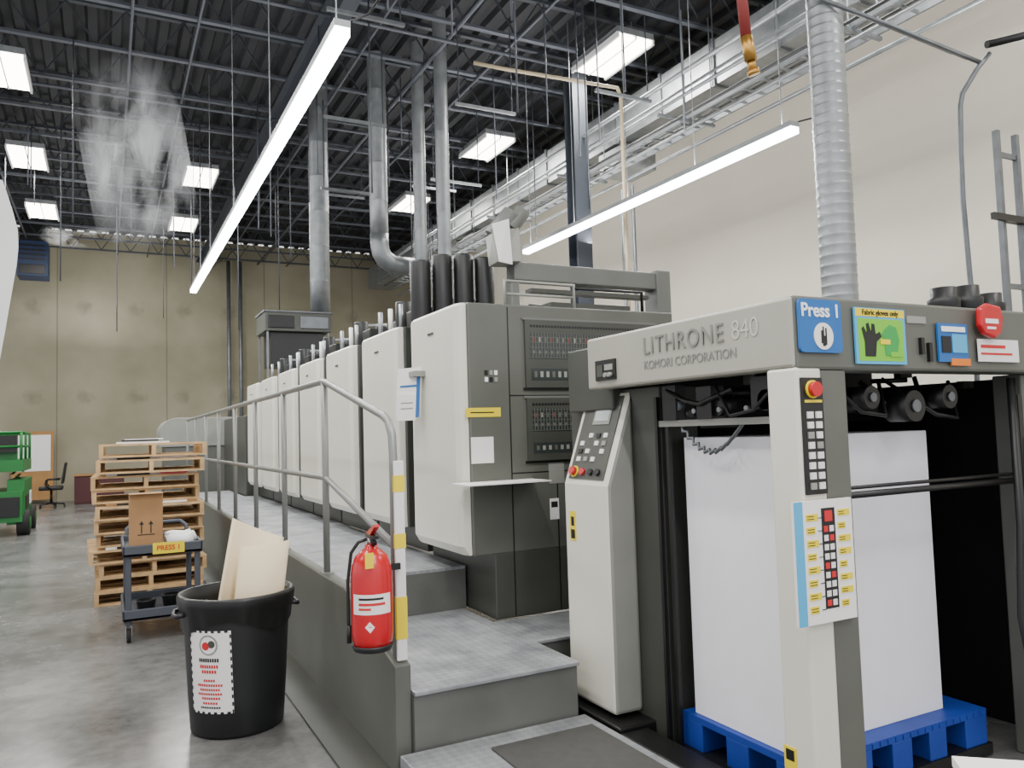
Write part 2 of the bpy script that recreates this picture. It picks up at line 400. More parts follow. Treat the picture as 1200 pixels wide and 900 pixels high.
for i in range(8):
    x=2.2+i*.5; y=8.3+ (i*37%7)*1.1; z=6.3-(i%3)*.3
    s=root('trapeze_hanger','steel strut hung between two rods under the roof','hanger',(x,y,z),group='trapeze hangers under the roof')
    b=MB(); b.box(-.05,.85,-.02,.02,-.02,.02,galvd); b.ob('strut',s)
    b=MB(); b.cyl((0,0,.02),(0,0,7.2-z),.009,joistm,6).cyl((.8,0,.02),(.8,0,7.2-z),.009,joistm,6); b.parts('hanger_rod',s)
pipe('wall_conduit','curved grey conduit running down in front of the white wall',[(6.18,3.58,4.46),(6.1,3.63,4.35),(5.99,3.7,4.15),(5.97,3.71,4.05),(5.97,3.73,3.68),(5.99,3.75,3.3),(6.05,3.77,2.63),(6.05,3.77,0)],.02)
for k in range(3):
    pipe('wall_conduit','long straight grey conduit crossing high above the feeder',[(4.3-k*.1,4.5+k*.12,5.25+k*.1),(5.5,3.9+k*.12,4.68+k*.1),(6.14,3.61+k*.12,4.38+k*.1)],.018)
pipe('wall_conduit','dark pipe crossing high in front of the white wall',[(6.1,3.55,4.5),(6.9,3.2,4.7)],.03,black)
r=root('hanging_hose','dark red rubber hose with brass fitting hanging down','hose',(3.35,3.3,3.7))
b=MB(); b.tube([(-.06,0,3.5),(-.06,0,.8),(-.05,0,.4),(-.03,0,.15)],.032,redhose,14); b.ob('hose',r)
b=MB(); b.cyl((-.03,0,.16),(.0,0,.02),.036,brass,14).cyl((.0,0,.02),(.01,0,-.03),.024,brass,8).cyl((.01,0,-.03),(.02,0,-.06),.036,brass,14); b.ob('fitting',r)
r=root('wall_ladder','vertical grey steel ladder rack in front of the wall','ladder',(5.93,3.42,0))
b=MB(); b.box(0,.04,0,.04,0,3.75,galvd).box(.24,.28,0,.04,0,3.75,galvd); b.parts('side_rail',r)
b=MB()
for i in range(7): b.box(.04,.24,.01,.03,.55+i*.5,.59+i*.5,galvd)
b.parts('rung',r)
b=MB(); b.box(-.15,.5,-.03,.0,3.05,3.1,black); b.ob('bracket',r)
r=root('unit_heater','navy blue humidifier unit hung high by the wall','humidifier',(-1.75,24.6,6.5))
b=MB(); b.box(-.36,.36,-.3,.5,-.35,.6,navy).box(-.3,.3,-.25,.4,.6,1.15,black).box(-.3,.3,-.32,-.3,-.3,-.05,black); b.ob('housing',r,bevel=.02)
b=MB()
for i in range(4): b.box(-.3,.3,-.33,-.3,.08+i*.12,.12+i*.12,black)
b.parts('louvre',r)
b=MB(); b.cyl((-.3,.1,1.15),(-.3,.1,1.33),.012,galvd,6).cyl((.3,.1,1.15),(.3,.1,1.33),.012,galvd,6); b.parts('hanger_rod',r)
b=MB()
N=12; rows=[]
for j in range(N+1):
    t=j/N; row=[]
    for i in range(9):
        s=i/8
        z=3.35-1.35*t
        xr=-.605+.12*math.sin(min(1,t*2.2)*pi*.5)*(1 if t<.25 else max(0,1-(t-.25)/.65)) -.05*max(0,t-.8)
        x=-1.5+(xr+1.5)*s
        row.append(b.bm.verts.new((x,.05*math.sin(s*9+t*3),z+.15*(1-s)*(1-t))))
    rows.append(row)
for A,B in zip(rows,rows[1:]):
    for i in range(8): b.face([A[i],A[i+1],B[i+1],B[i]],whites,True)
ps=root('plastic_sheet','white plastic sheet hanging from a cord','sheet',(0,6,0))
b.ob('sheet',ps)
b=MB(); b.tube([(-1.2,0,7.2),(-1.2,0,3.4)],.006,blackp,6); b.ob('cord',ps)
# mist
def mist_mat(name,sc,strength,seed,fmin=.4,stretch=(1,1,1)):
    m=bpy.data.materials.new(name); m.use_nodes=True; nt=m.node_tree; L=nt.links.new; p=nt.nodes['Principled BSDF']
    p.inputs['Base Color'].default_value=(.85,.87,.9,1); p.inputs['Roughness'].default_value=1
    tc=nt.nodes.new('ShaderNodeTexCoord'); n=nt.nodes.new('ShaderNodeTexNoise'); n.noise_dimensions='4D'; n.inputs['W'].default_value=seed
    ms=nt.nodes.new('ShaderNodeMapping'); ms.inputs['Scale'].default_value=stretch; L(tc.outputs['Object'],ms.inputs[0])
    n.inputs['Scale'].default_value=sc; n.inputs['Detail'].default_value=7; n.inputs['Distortion'].default_value=.6; L(ms.outputs[0],n.inputs['Vector'])
    r=nt.nodes.new('ShaderNodeMapRange'); r.inputs['From Min'].default_value=fmin; r.inputs['From Max'].default_value=.75; r.inputs['To Max'].default_value=strength; L(n.outputs['Fac'],r.inputs[0])
    g=nt.nodes.new('ShaderNodeTexGradient'); g.gradient_type='SPHERICAL'
    mp=nt.nodes.new('ShaderNodeMapping'); L(tc.outputs['Generated'],mp.inputs[0])
    mp.inputs['Location'].default_value=(-1,0,-1); mp.inputs['Scale'].default_value=(2,0,2)
    L(mp.outputs[0],g.inputs[0])
    mu=nt.nodes.new('ShaderNodeMath'); mu.operation='MULTIPLY'; mu.use_clamp=True; L(r.outputs[0],mu.inputs[0]); L(g.outputs['Fac'],mu.inputs[1]); L(mu.outputs[0],p.inputs['Alpha'])
    return m
def mist(loc,w,h,m,tilt=0):
    b=MB(); n=10
    g=[[b.bm.verts.new(((i/n-.5)*w+tilt*(j/n-.5),.1*math.sin(i*.8+j*.5),(j/n-.5)*h)) for i in range(n+1)] for j in range(n+1)]
    for j in range(n):
        for i in range(n): b.face([g[j][i],g[j][i+1],g[j+1][i+1],g[j+1][i]],m,True)
    b.ob('humidifier_mist',loc=loc,label='thin wisp of white humidifier mist under the roof',cat='mist',kind='stuff')
mist((.37,12.1,5.75),1.4,2.9,mist_mat('mist_a',1.5,1.3,1,.42,(1.2,1,.6)),-.5)
mist((.42,12.7,5.85),1.3,2.7,mist_mat('mist_b',2.0,1.0,4,.42,(1.2,1,.6)),-.3)
mist((-.50,22,6.75),1.9,.6,mist_mat('mist_c',2.2,1.7,7,.42,(.5,1,1.6)),.1)

# ---------------- catwalk
r=root('catwalk','raised grey metal catwalk with steps beside the press','catwalk',(1.21,3.57,0))
O=(1.21,3.57,0)
def bx(b,x0,x1,y0,y1,z0,z1,m): return b.box(x0-O[0],x1-O[0],y0-O[1],y1-O[1],z0-O[2],z1-O[2],m)
b=MB()
b.prism([(3.62-O[1],0),(15.2-O[1],0),(15.2-O[1],.735),(4.5-O[1],.735),(3.78-O[1],.545),(3.62-O[1],.51)],'x',0,.08,grey); b.ob('side_panel',r,bevel=.006)
b=MB(); bx(b,1.0,1.21,3.62,15.2,0,.015,greyd); b.ob('floor_strip',r)  # thin dark grey strip lying on the floor along the side panel
b=MB(); bx(b,1.29,2.22,5.07,13.4,.66,.68,tread); bx(b,1.29,2.0,13.4,15.2,.66,.68,tread); b.ob('walkway_deck',r)
b=MB(); bx(b,1.29,2.22,5.07,13.4,.39,.66,riser); b.ob('walkway_riser',r)
b=MB(); bx(b,1.29,2.2,3.57,5.07,.37,.39,tread); bx(b,2.2,2.9,4.04,4.6,.37,.39,tread); b.ob('step_tread',r,bevel=.004)
b=MB(); bx(b,1.29,2.19,3.585,5.07,0,.37,riser); bx(b,2.19,2.88,4.05,4.58,0,.37,riser); b.ob('step_riser',r)
b=MB(); bx(b,1.21,2.22,2.1,3.57,0,.12,tread); b.ob('lower_step',r,bevel=.005)
MB().box(-.28,.28,-.65,.65,0,.012,matm).ob('floor_mat',loc=(1.88,2.76,.12),label='dark rubber anti-fatigue mat on lower step',cat='mat',bevel=.004)

# guard rail
r=root('guard_rail','grey tubular steel guard rail along the catwalk','railing',(1.25,3.7,0))
o1=3.7; R=.021
ys=[5.04,6.35,7.68,9.0,10.4,11.8,13.2,14.6]
b=MB(); b.tube([(0,14.6-o1,1.96),(0,5.1-o1,1.96),(0,5.04-o1,1.955),(0,4.98-o1,1.945),(0,3.84-o1,1.70),(0,3.76-o1,1.67),(0,3.71-o1,1.6),(0,3.70-o1,1.5),(0,3.7-o1,.54)],R,steel,12); b.ob('top_rail',r)
b=MB(); b.tube([(0,14.6-o1,1.34),(0,5.1-o1,1.34),(0,4.98-o1,1.33),(0,3.7-o1,1.06)],R*.9,steel,12); b.ob('mid_rail',r)
for y in ys:
    b=MB(); b.cyl((0,y-o1,.735),(0,y-o1,1.95),R,steel,12).box(-.035,.035,y-o1-.05,y-o1+.05,.735,.745,steel); b.ob('post',r)
r=root('marker_board','narrow white strip with yellow tape beside the railing','marker',(1.26,3.655,.525))
b=MB(); b.box(-.025,.025,-.01,.01,0,.95,whites); b.ob('strip',r,bevel=.004)
b=MB()
for z0,z1 in ((.1,.30),(.53,.6),(.8,.88)): b.box(-.027,.027,-.0115,.0115,z0,z1,yellow)
b.parts('yellow_tape',r)

# fire extinguisher
r=root('fire_extinguisher','red fire extinguisher with white label on the railing','fire extinguisher',(1.1,3.6,.63))
b=MB(); b.lathe([(.06,0),(.088,.01),(.094,.04),(.096,.08),(.096,.33),(.09,.37),(.076,.41),(.05,.435),(.03,.45),(.028,.465)],(0,0,0),red,36); b.ob('cylinder',r)
b=MB(); b.lathe([(.07,-.02),(.088,-.015),(.096,.005),(.093,.012)],(0,0,0),blackp,30); b.ob('foot_ring',r)
b=MB(); b.cyl((0,0,.465),(0,0,.495),.02,chrome,14).box(-.012,.012,-.08,.05,.495,.51,black).prism([(-.02,.51),(.04,.515),(-.09,.565),(-.095,.553)],'x',-.012,.012,red); b.cyl((.0,-.02,.495),(.0,-.05,.47),.014,black,12); b.ob('valve_handle',r)
b=MB(); b.tube([(-.02,0,.49),(-.06,0,.48),(-.09,.02,.43),(-.105,.03,.3),(-.105,.03,.12),(-.103,.03,.05)],.008,blackp,10).cyl((-.103,.03,.1),(-.103,.03,.02),.011,blackp,12); b.ob('hose',r)
def ring(b,q,a0,a1,z0,z1,m,n):
    for i in range(n):
        p=math.radians(a0+(a1-a0)*i/n); t=math.radians(a0+(a1-a0)*(i+1)/n)
        b.face([b.bm.verts.new((q*math.cos(a),q*math.sin(a),z)) for a,z in ((p,z0),(t,z0),(t,z1),(p,z1))],m,True)
b=MB(); ring(b,.0975,195,310,.16,.25,white,14)
ring(b,.0985,215,290,.20,.212,textr,9); ring(b,.0985,215,250,.18,.19,textr,5); ring(b,.0985,215,285,.225,.235,textk,8)
b.face([b.bm.verts.new(((.098)*math.cos(math.radians(a)),(.098)*math.sin(math.radians(a)),z)) for a,z in ((233,.105),(247,.08),(259,.105),(246,.13))],white)
b.ob('label_band',r)
b=MB(); b.box(.05,.15,.02,.04,.33,.36,black); b.ob('bracket',r)
b=MB(); b.box(-.06,-.02,-.102,-.1,.37,.44,yellow); b.ob('tag',r)

# ---------------- feeder
FO=(2.3,2.12,0)
r=root('paper_feeder','grey and cream press feeder with open paper pile bay','printing press',FO)
def fbx(b,x0,x1,y0,y1,z0,z1,m): return b.box(x0-FO[0],x1-FO[0],y0-FO[1],y1-FO[1],z0-FO[2],z1-FO[2],m)
b=MB(); fbx(b,2.3,2.435,2.12,2.27,0,1.81,cream); b.ob('corner_post',r,bevel=.012)
b=MB(); fbx(b,2.436,2.575,2.125,2.27,0,1.80,grey); b.ob('post_trim',r,bevel=.006)
b=MB(); fbx(b,2.3,2.42,2.13,3.55,1.81,2.08,cream2); b.ob('side_beam',r,bevel=.012)
b=MB(); fbx(b,2.31,4.6,2.12,2.27,1.80,2.085,grey); b.ob('front_beam',r,bevel=.012)
b=MB(); fbx(b,2.42,4.5,2.27,3.55,2.0,2.06,greyd); fbx(b,2.42,4.5,3.5,3.95,1.7,2.06,greyd); b.ob('top_cover',r,bevel=.01)
b=MB(); fbx(b,3.87,4.1,2.2,2.34,0,1.8,grey); b.ob('right_column',r,bevel=.008)
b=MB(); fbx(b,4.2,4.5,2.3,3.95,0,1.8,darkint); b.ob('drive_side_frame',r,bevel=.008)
b=MB(); fbx(b,2.475,2.72,3.17,4.02,0,1.81,greyd); b.ob('side_cabinet',r,bevel=.008)
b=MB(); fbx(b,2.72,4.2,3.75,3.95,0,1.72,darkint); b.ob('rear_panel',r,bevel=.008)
b=MB(); b.prism([(2.475-FO[0],1.80),(2.30-FO[0],1.30),(2.30-FO[0],.14),(2.475-FO[0],.14)],'y',3.4-FO[1],3.84-FO[1],cream,greyl)
b.ob('console_cover',r,bevel=.02)
b=MB(); fbx(b,2.25,2.6,3.3,3.95,0,.12,black); fbx(b,2.25,2.42,2.3,3.3,0,.10,black); b.ob('base_plate',r,bevel=.01)
sl=Vector((.175,0,.5)).normalized()
fr=Fr(Vector((2.30,3.62,1.30))-Vector(FO),(0,-1,0),sl)
cp=MB(); cp.fb(fr,-.17,.17,.03,.5,0,.006,greyd); cpo=cp.ob('control_panel',r)
b=MB(); b.fb(fr,-.06,.10,.34,.46,.006,.010,greyl).fb(fr,-.045,.085,.36,.445,.010,.012,screen); b.ob('display',cpo)
b=MB()
for j in range(4):
    for i in range(4):
        if (i+j)%4!=3: b.fb(fr,-.13+i*.07,-.095+i*.07,.13+j*.045,.155+j*.045,.006,.012,[whites,black,whites,greyl][(i*3+j)%4])
b.parts('push_button',cpo)
b=MB(); b.cyl(fr.p(-.12,.07,.0),fr.p(-.12,.07,.012),.032,yellow,18).cyl(fr.p(-.12,.07,.012),fr.p(-.12,.07,.035),.024,red,18); b.ob('stop_button',cpo)
b=MB(); b.cyl(fr.p(-.04,.07,0),fr.p(-.04,.07,.02),.02,red,14).cyl(fr.p(.04,.07,0),fr.p(.04,.07,.02),.018,black,14).cyl(fr.p(.11,.07,0),fr.p(.11,.07,.02),.018,black,14); b.parts('knob',cpo)
fr=FX(2.3,3.75,1.07,FO)
b=MB(); b.fb(fr,-.03,.03,-.08,.08,0,.003,yellow).fb(fr,-.02,.02,-.07,-.02,.003,.004,black).fb(fr,-.015,.015,.0,.05,.003,.004,black); b.ob('warning_label',r)
fr=FX(2.3,2.24,.33,FO)
b=MB(); b.fb(fr,-.03,.03,-.05,.05,0,.003,yellow).fb(fr,-.02,.02,-.0,.04,.003,.004,black); b.ob('warning_label',r)
fr=FX(2.3,2.7,1.985,FO)
text('LITHRONE',fr,-.35,0,.115,textg,r,align='LEFT',sx=.92,bold=.0,sp=1.14,ex=.004)
text('840',fr,.25,0,.115,textg2,r,align='LEFT',sx=.9,bold=-.001)
text('KOMORI CORPORATION',fr,-.35,-.09,.058,textg,r,align='LEFT',sx=.95)
fr=FX(2.3,3.37,1.90,FO)
b=MB(); b.fb(fr,-.09,.09,-.05,.055,0,.01,black).fb(fr,-.07,-.02,-.03,.03,.01,.014,greyd).fb(fr,.0,.07,.0,.03,.01,.014,greyl); b.cyl(fr.p(.02,-.025,.01),fr.p(.02,-.025,.03),.012,greyl,12).cyl(fr.p(.055,-.025,.01),fr.p(.055,-.025,.03),.012,greyl,12)
b.ob('gauge_panel',r)
fr=FY(2.37,2.12,1.55,FO)
kp=MB(); kp.fb(fr,-.055,.055,-.22,.22,0,.012,black); kpo=kp.ob('button_panel',r,bevel=.003)
b=MB(); b.cyl(fr.p(-.005,.175,.01),fr.p(-.005,.175,.02),.034,yellow,18).cyl(fr.p(-.005,.175,.02),fr.p(-.005,.175,.04),.028,red,18).fb(fr,-.045,.045,.125,.135,.012,.014,yellow); b.ob('stop_button',kpo)
b=MB()
for j in range(8):
    for i in range(2):
        b.fb(fr,-.038+i*.045,-.008+i*.045,-.2+j*.038,-.175+j*.038,.012,.018,whites if (i+j)%5 else greyl)
b.parts('push_button',kpo)
sg=root('instruction_sign','white laminated sign with yellow notes and blue edge','sign',(2.225,2.095,.86))
fr=Fr((0,0,0),(1,0,0),(0,0,1))
b=MB(); b.fb(fr,0,.305,0,.45,-.012,0,white).fb(fr,0,.045,0,.45,0,.001,blue2); b.ob('board',sg)
b=MB(); b.fb(fr,.14,.21,.05,.42,0,.002,black)
for j in range(9):
    for i in range(2): b.fb(fr,.148+i*.03,.17+i*.03,.06+j*.034,.082+j*.034,.002,.003,whites if (i+j)%4 else textr)
b.fb(fr,.155,.195,.37,.41,.002,.003,textr); b.ob('printed_keypad',sg)
for j in range(8):
    z=.04+j*.048
    b=MB(); b.fb(fr,.06,.12 if j%2 else .105,z,z+.026,0,.002,yellow)
    for q in range(2): b.fb(fr,.065,.1,z+.006+q*.01,z+.009+q*.01,.002,.0025,textk)
    b.fb(fr,.12,.14,z+.008,z+.011,0,.002,textk); b.ob('yellow_note',sg)
    b=MB(); b.fb(fr,.225,.29 if j%3 else .265,z+.01,z+.034,0,.002,yellow)
    for q in range(2): b.fb(fr,.23,.26,z+.015+q*.009,z+.018+q*.009,.002,.0025,textk)
    b.ob('yellow_note',sg)
sg=root('press_sign','blue sign reading Press 1 with hand icon','sign',(2.31,2.105,1.86))
b=MB(); pts=[]
for cx,cy,a0 in ((.215,.025,-90),(.215,.19,0),(.025,.19,90),(.025,.025,180)):
    for k in range(5):
        a=math.radians(a0+k*22.5); pts.append((cx+.02*math.cos(a),cy+.02*math.sin(a)))
b.prism(pts,'y',0,.01,blue); b.ob('board',sg)
text('Press 1',fr,.12,.165,.072,textw,sg,bold=.0015,d=.002)
b=MB(); b.cyl((.13,0,.068),(.13,-.003,.068),.052,white,28); b.ob('icon_disc',sg)
b=MB(); b.fb(fr,.123,.137,.03,.07,.003,.005,textk).fb(fr,.115,.122,.04,.09,.003,.005,textk).fb(fr,.138,.145,.035,.1,.003,.005,textk).fb(fr,.124,.13,.07,.105,.003,.005,textk); b.ob('hand_icon',sg)
sg=root('safety_sign','green and yellow laminated glove notice on feeder','sign',(2.62,2.105,1.825))
b=MB(); b.fb(fr,0,.3,0,.225,-.008,0,blue2).fb(fr,.005,.295,.19,.222,0,.001,yellow).fb(fr,.015,.285,.012,.182,0,.001,lime)
b.prism([(.05,.03),(.11,.03),(.12,.09),(.15,.11),(.14,.13),(.115,.12),(.11,.16),(.095,.162),(.09,.125),(.075,.165),(.062,.16),(.065,.12),(.045,.15),(.035,.14),(.05,.09)],'y',-.003,-.001,textk)
b.prism([(.17,.035),(.24,.035),(.255,.1),(.24,.15),(.2,.16),(.17,.14),(.15,.12),(.165,.1)],'y',-.003,-.001,greens)
b.fb(fr,.14,.2,.08,.1,.003,.004,yellow).fb(fr,.2,.27,.03,.05,.003,.004,lime); b.ob('board',sg)
text('Fabric gloves only',fr,.15,.206,.03,textk,sg,d=.002,bold=.0005)
sg=root('safety_sign','small blue laminated notice with orange corner on feeder','sign',(3.13,2.105,1.84))
b=MB(); b.fb(fr,0,.2,.0,.165,-.008,0,blue).fb(fr,.08,.21,-.015,.015,-.006,.002,orange).fb(fr,.02,.08,.04,.11,.002,.004,textk).fb(fr,.09,.19,.04,.12,.001,.003,blue2).fb(fr,.02,.18,.13,.152,.002,.004,textw); b.ob('board',sg)
sg=root('safety_tag','red folded plastic tag on the feeder beam','tag',(3.38,2.10,1.95))
b=MB(); pts=[(0.01,.13),(.06,.15),(.15,.14),(.165,.09),(.15,.02),(.1,-.005),(.03,.01),(.0,.05)]; b.prism(pts,'y',-.03,0.0,red); b.ob('housing',sg,bevel=.01)
b=MB(); b.fb(fr,.03,.12,.06,.08,.03,.032,textw).fb(fr,.04,.1,.035,.045,.03,.032,textw); b.ob('label_plate',sg)
sg=root('safety_sign','white paper notice with red lines taped to feeder','sign',(3.40,2.105,1.845))
b=MB(); b.fb(fr,0,.3,0,.1,-.003,0,white).fb(fr,.02,.2,.06,.075,0,.001,textr).fb(fr,.02,.25,.03,.04,0,.001,textr); b.ob('paper',sg)
b=MB(); fr2=FY(3.02,2.12,1.9,FO)
for k in range(2): b.fb(fr2,k*.05,k*.05+.02,-.03-k*.03,.04-k*.02,0,.015,black)
b.parts('coat_hook',r)
b=MB(); fbx(b,2.95,3.07,2.115,2.12,2.0,2.03,greyl); b.ob('name_plate',r)
for i,(x,z) in enumerate(((3.78,.2),(3.97,.22),(4.16,.19))):
    b=MB(); b.lathe([(.07,0),(.075,z*.6),(.078,z*.7),(.06,z*.75),(.06,z),(.0,z)],(0,0,0),blackp,20); b.ob('ink_can',loc=(x,2.5,2.061),label='small black can on top of the feeder',cat='can',group='black cans on the feeder')
b=MB()
random.seed(3)
for i in range(64):
    x=random.uniform(2.5,4.0); y=random.uniform(2.45,3.3); z=random.uniform(1.6,1.95); s=random.uniform(.02,.06)
    if i%2: fbx(b,x,x+s*2.2,y,y+s,z,z+s,random.choice([black,darkint,greyd]))
    else: b.cyl((x-FO[0],y-FO[1],z),(x-FO[0]+random.choice([0,.14]),y-FO[1]-.1,z),s*.6,random.choice([black,blackp,greyd]),12)
fbx(b,2.5,4.0,2.6,2.66,1.86,1.94,black); fbx(b,2.5,4.1,3.2,3.3,1.6,1.95,darkint)
b.ob('suction_head',r)
b=MB(); fbx(b,2.45,2.49,2.27,3.17,1.60,1.63,greyl); fbx(b,2.44,2.52,2.75,2.85,1.63,1.78,black); fbx(b,2.44,2.5,3.0,3.1,1.63,1.8,black); fbx(b,2.44,2.5,2.4,2.5,1.66,1.8,black); b.cyl((.16,.62,1.69),(.24,.62,1.69),.05,black,18).cyl((.14,.3,1.7),(.2,.3,1.7),.045,black,18)
b.cyl((.15,.9,1.7),(.19,.9,1.7),.03,galvd,14).tube([(.15,.95,1.78),(.13,.8,1.72),(.13,.7,1.7),(.15,.5,1.76)],.012,black,8).box(.15,.2,.66,.72,1.66,1.72,galvd)
for k in range(5): b.cyl((.145,.25+k*.17,1.67),(.165,.25+k*.17,1.67),.012,galvm,10)
b.tube([(.14,.2,1.79),(.12,.35,1.66),(.13,.5,1.64),(.14,.6,1.78)],.008,blackp,8); b.ob('pile_guide_rail',r)
b=MB()
for (y,xx) in ((3.09,2.46),(3.13,2.49),(3.15,2.44)): fbx(b,xx,xx+.02,y,y+.02,.05,1.75,black)
b.parts('guide_rod',r)
b=MB(); b.cyl((.275,.1,1.3),(1.55,.1,1.3),.014,black,10).cyl((.275,.1,1.33),(1.55,.1,1.33),.008,black,8); b.parts('front_bar',r)
b=MB()
pts=[(2.47-FO[0],3.02-FO[1]-.45*t,1.62-.14*math.sin(pi*t)) for t in [i/24 for i in range(25)]]
b.tube([(p[0]+(.008 if i%2 else -.008),p[1],p[2]+(.008 if i%2 else -.008)) for i,p in enumerate(pts)],.009,galvd,8); b.ob('chain',r)
b=MB()
b.tube([(.78,.35,1.78),(.85,.25,1.66),(.98,.2,1.6),(1.08,.25,1.66),(1.1,.3,1.8)],.012,black,8).tube([(1.0,.4,1.8),(1.1,.2,1.62),(1.25,.2,1.6),(1.35,.3,1.78)],.01,blackp,8).tube([(.5,.3,1.8),(.6,.2,1.64),(.75,.2,1.62),(.82,.28,1.78)],.01,blackp,8); b.parts('air_hose',r)
for (x,z,q) in ((.9,1.66,.07),(1.15,1.7,.055),(.62,1.7,.05)):
    b=MB(); b.cyl((x,.28,z),(x,.16,z),q,black,20).cyl((x,.16,z),(x,.15,z),q*.4,galvd,14); b.ob('pulley',r)
for k,(x,y) in enumerate(((3.85,2.14),(3.80,2.16),(3.92,2.13),(3.76,2.15))):
    b=MB(); b.tube([(x-FO[0],y-FO[1]+.04,1.78 if k%2 else 1.5),(x-FO[0]-.03,y-FO[1]+.02,1.1),(x-FO[0]-.06-k*.015,y-FO[1],.7),(x-FO[0]-.04,y-FO[1],.4),(x-FO[0]+.02,y-FO[1],.15)],.014,blackp,8); b.ob('cable',r)
b=MB(); fbx(b,3.76,3.82,2.18,2.22,.6,.9,greyd); fbx(b,3.8,3.83,2.18,2.2,.2,1.7,black); b.ob('cable_duct',r)

# paper stack and pallet
r=root('blue_pallet','blue plastic pallet carrying the paper pile','pallet',(2.5,2.38,.06))
b=MB(); b.box(0,1.22,0,.74,.13,.16,blueP)
for i in range(24): b.box(.02+i*.05,.04+i*.05,-.004,0,.135,.155,blueP)
b.ob('deck',r)
b=MB()
for x0,x1 in ((0,.16),(.3,.42),(.55,.68),(.8,.92),(1.06,1.22)):
    for y0,y1 in ((0,.14),(.3,.44),(.6,.74)):
        b.box(x0,x1,y0,y1,.0,.13,blueP)
b.parts('foot_block',r,bevel=.004)
MB().box(0,1.02,0,.58,0,1.325,whitet).ob('paper_stack',loc=(2.53,2.48,.22),label='tall pile of large white paper sheets on pallet',cat='paper stack',bevel=.004)
MB().box(0,1.26,0,.76,0,.05,black).ob('lift_table',loc=(2.48,2.37,.01),label='black pile lift platform under the pallet',cat='lift platform')

# ---------------- printing units
def unit(UO,first):
    r=root('printing_unit','dark grey printing unit with tall cream side cover' ,'printing press',UO)
    h=2.45-UO[2]
    L=1.22
    if first:
        b=MB(); b.box(.17,1.7,0,1.1,0,.42,greyd); b.ob('base',r,bevel=.006)
        zl=.42
    else:
        b=MB(); b.box(.17,1.7,0,L,0,.2,greyd); b.ob('base',r,bevel=.006)
        zl=.2
    b=MB(); b.box(.02,1.7,0,.98 if first else .95,zl,h,grey if first else greyd)
    b.box(.25,1.7,.95,1.2,zl,h-.12,greyd)
    b.ob('body',r,bevel=.008)
    cl=.96 if first else 1.02
    b=MB()
    pr=[(.02,.02),(-.03,.035),(-.05,.09),(-.05,cl-.12),(-.035,cl-.04),(.02,cl)]
    zz=[(zl+.0,.035),(zl+.06,0),(h-.02,0),(h,.012)]
    rings=[]
    for z,ins in zz:
        rings.append([b.bm.verts.new((x+(ins if x<0 else 0),y,z)) for k,(x,y) in enumerate(pr)])
    for A,B in zip(rings,rings[1:]):
        for i in range(len(pr)-1): b.face([A[i],A[i+1],B[i+1],B[i]],cream)
        b.face([A[-1],A[0],B[0],B[-1]],cream)
    b.face(rings[0],cream); b.face(rings[-1],cream)
    co=b.ob('side_cover',r,bevel=.01)
    b=MB(); b.box(-.056,-.05,cl*.5-.05,cl*.5+.05,h-.16,h-.145,greyd) ; b.ob('cover_handle',co)
    b=MB(); b.box(.02,.1,.98,1.05,zl,h-.2,black); b.cyl((.12,1.08,zl),(.12,1.08,h-.1),.03,galvd,10); b.ob('gap_pipe',r)
    return r
U1=unit((2.07,4.63,.39),True)
U1['label']='large first printing unit with vented panels and cream cover'
US=[]
U2=unit((2.07,5.84,.68),False); U2['group']='row of printing units'
US.append(U2)
for i in range(1,6): US.append(clone(U2,(2.07,5.84+1.28*i,.68)))
O1=(2.07,4.63,.39)
def F(x,z): return FY(x,4.63,z,O1)
fr=F(2.38,1.4)
b=MB(); b.fb(fr,-.004,.004,-1.0,1.03,0,.002,black).fb(fr,.0,1.3,.435,.442,0,.002,black).fb(fr,0,1.3,-.08,-.073,0,.002,black).fb(fr,.34,.348,-1,-.08,0,.002,black); b.parts('panel_seam',U1)
def vent(x,z,w,hh,rows,n):
    vp=MB(); fr=F(x,z); vp.fb(fr,0,w,0,hh,0,.02,greyd)
    vp.fb(fr,-.015,w+.015,-.015,0,0,.012,black).fb(fr,-.015,w+.015,hh,hh+.015,0,.012,greym)
    for v0,v1 in rows: vp.fb(fr,.04,w-.04,v0,v1,.02,.022,window)
    for i in range(n*2):
        v0,v1=rows[0]; u=.05+i*.02325
        vp.fb(fr,u,u+.005,v0,v1,.022,.026,grey)
        if i%2==0:
            c=[dullred,greyl,grey,dullred,greym,greym][(i//2)%6]
            vp.fb(fr,u+.007,u+.02,v1-.06,v1-.03,.022,.024,c); vp.fb(fr,u+.007,u+.02,v0+.03,v0+.05,.022,.024,greym)
        v0,v1=rows[1]
        if i%2==0: vp.fb(fr,u+.012,u+.034,v0+.02,v1-.02,.022,.024,greyl if i%3 else grey)
    for j in range(5): vp.fb(fr,.03,w-.03,rows[0][0]+j*.035,rows[0][0]+.004+j*.035,.022,.025,grey)
    for i in range(n*2): vp.fb(fr,.04+i*.0235,.055+i*.0235,hh-.05,hh-.035,.02,.022,black)
    vp.ob('vent_panel',U1)
vent(2.5,1.89,1.1,.46,((.2,.37),(.05,.13)),21)
vent(2.5,1.40,.6,.42,((.2,.35),(.05,.12)),11)
b=MB(); fr=F(2.2,1.93)
for i in range(3):
    for j in range(2): b.fb(fr,.0+i*.035,.022+i*.035,j*.045,.03+j*.045,0,.006,[textw,black,greyl][(i+j)%3])
b.parts('push_button',U1)
b=MB(); fr=F(2.06,1.70); b.fb(fr,0,.25,.0,.06,0,.003,yellow).fb(fr,.03,.2,.025,.033,.003,.004,textk); b.ob('yellow_label',U1)
b=MB(); fr=F(2.09,1.40); b.fb(fr,0,.16,0,.17,0,.003,white); b.ob('paper_note',U1)
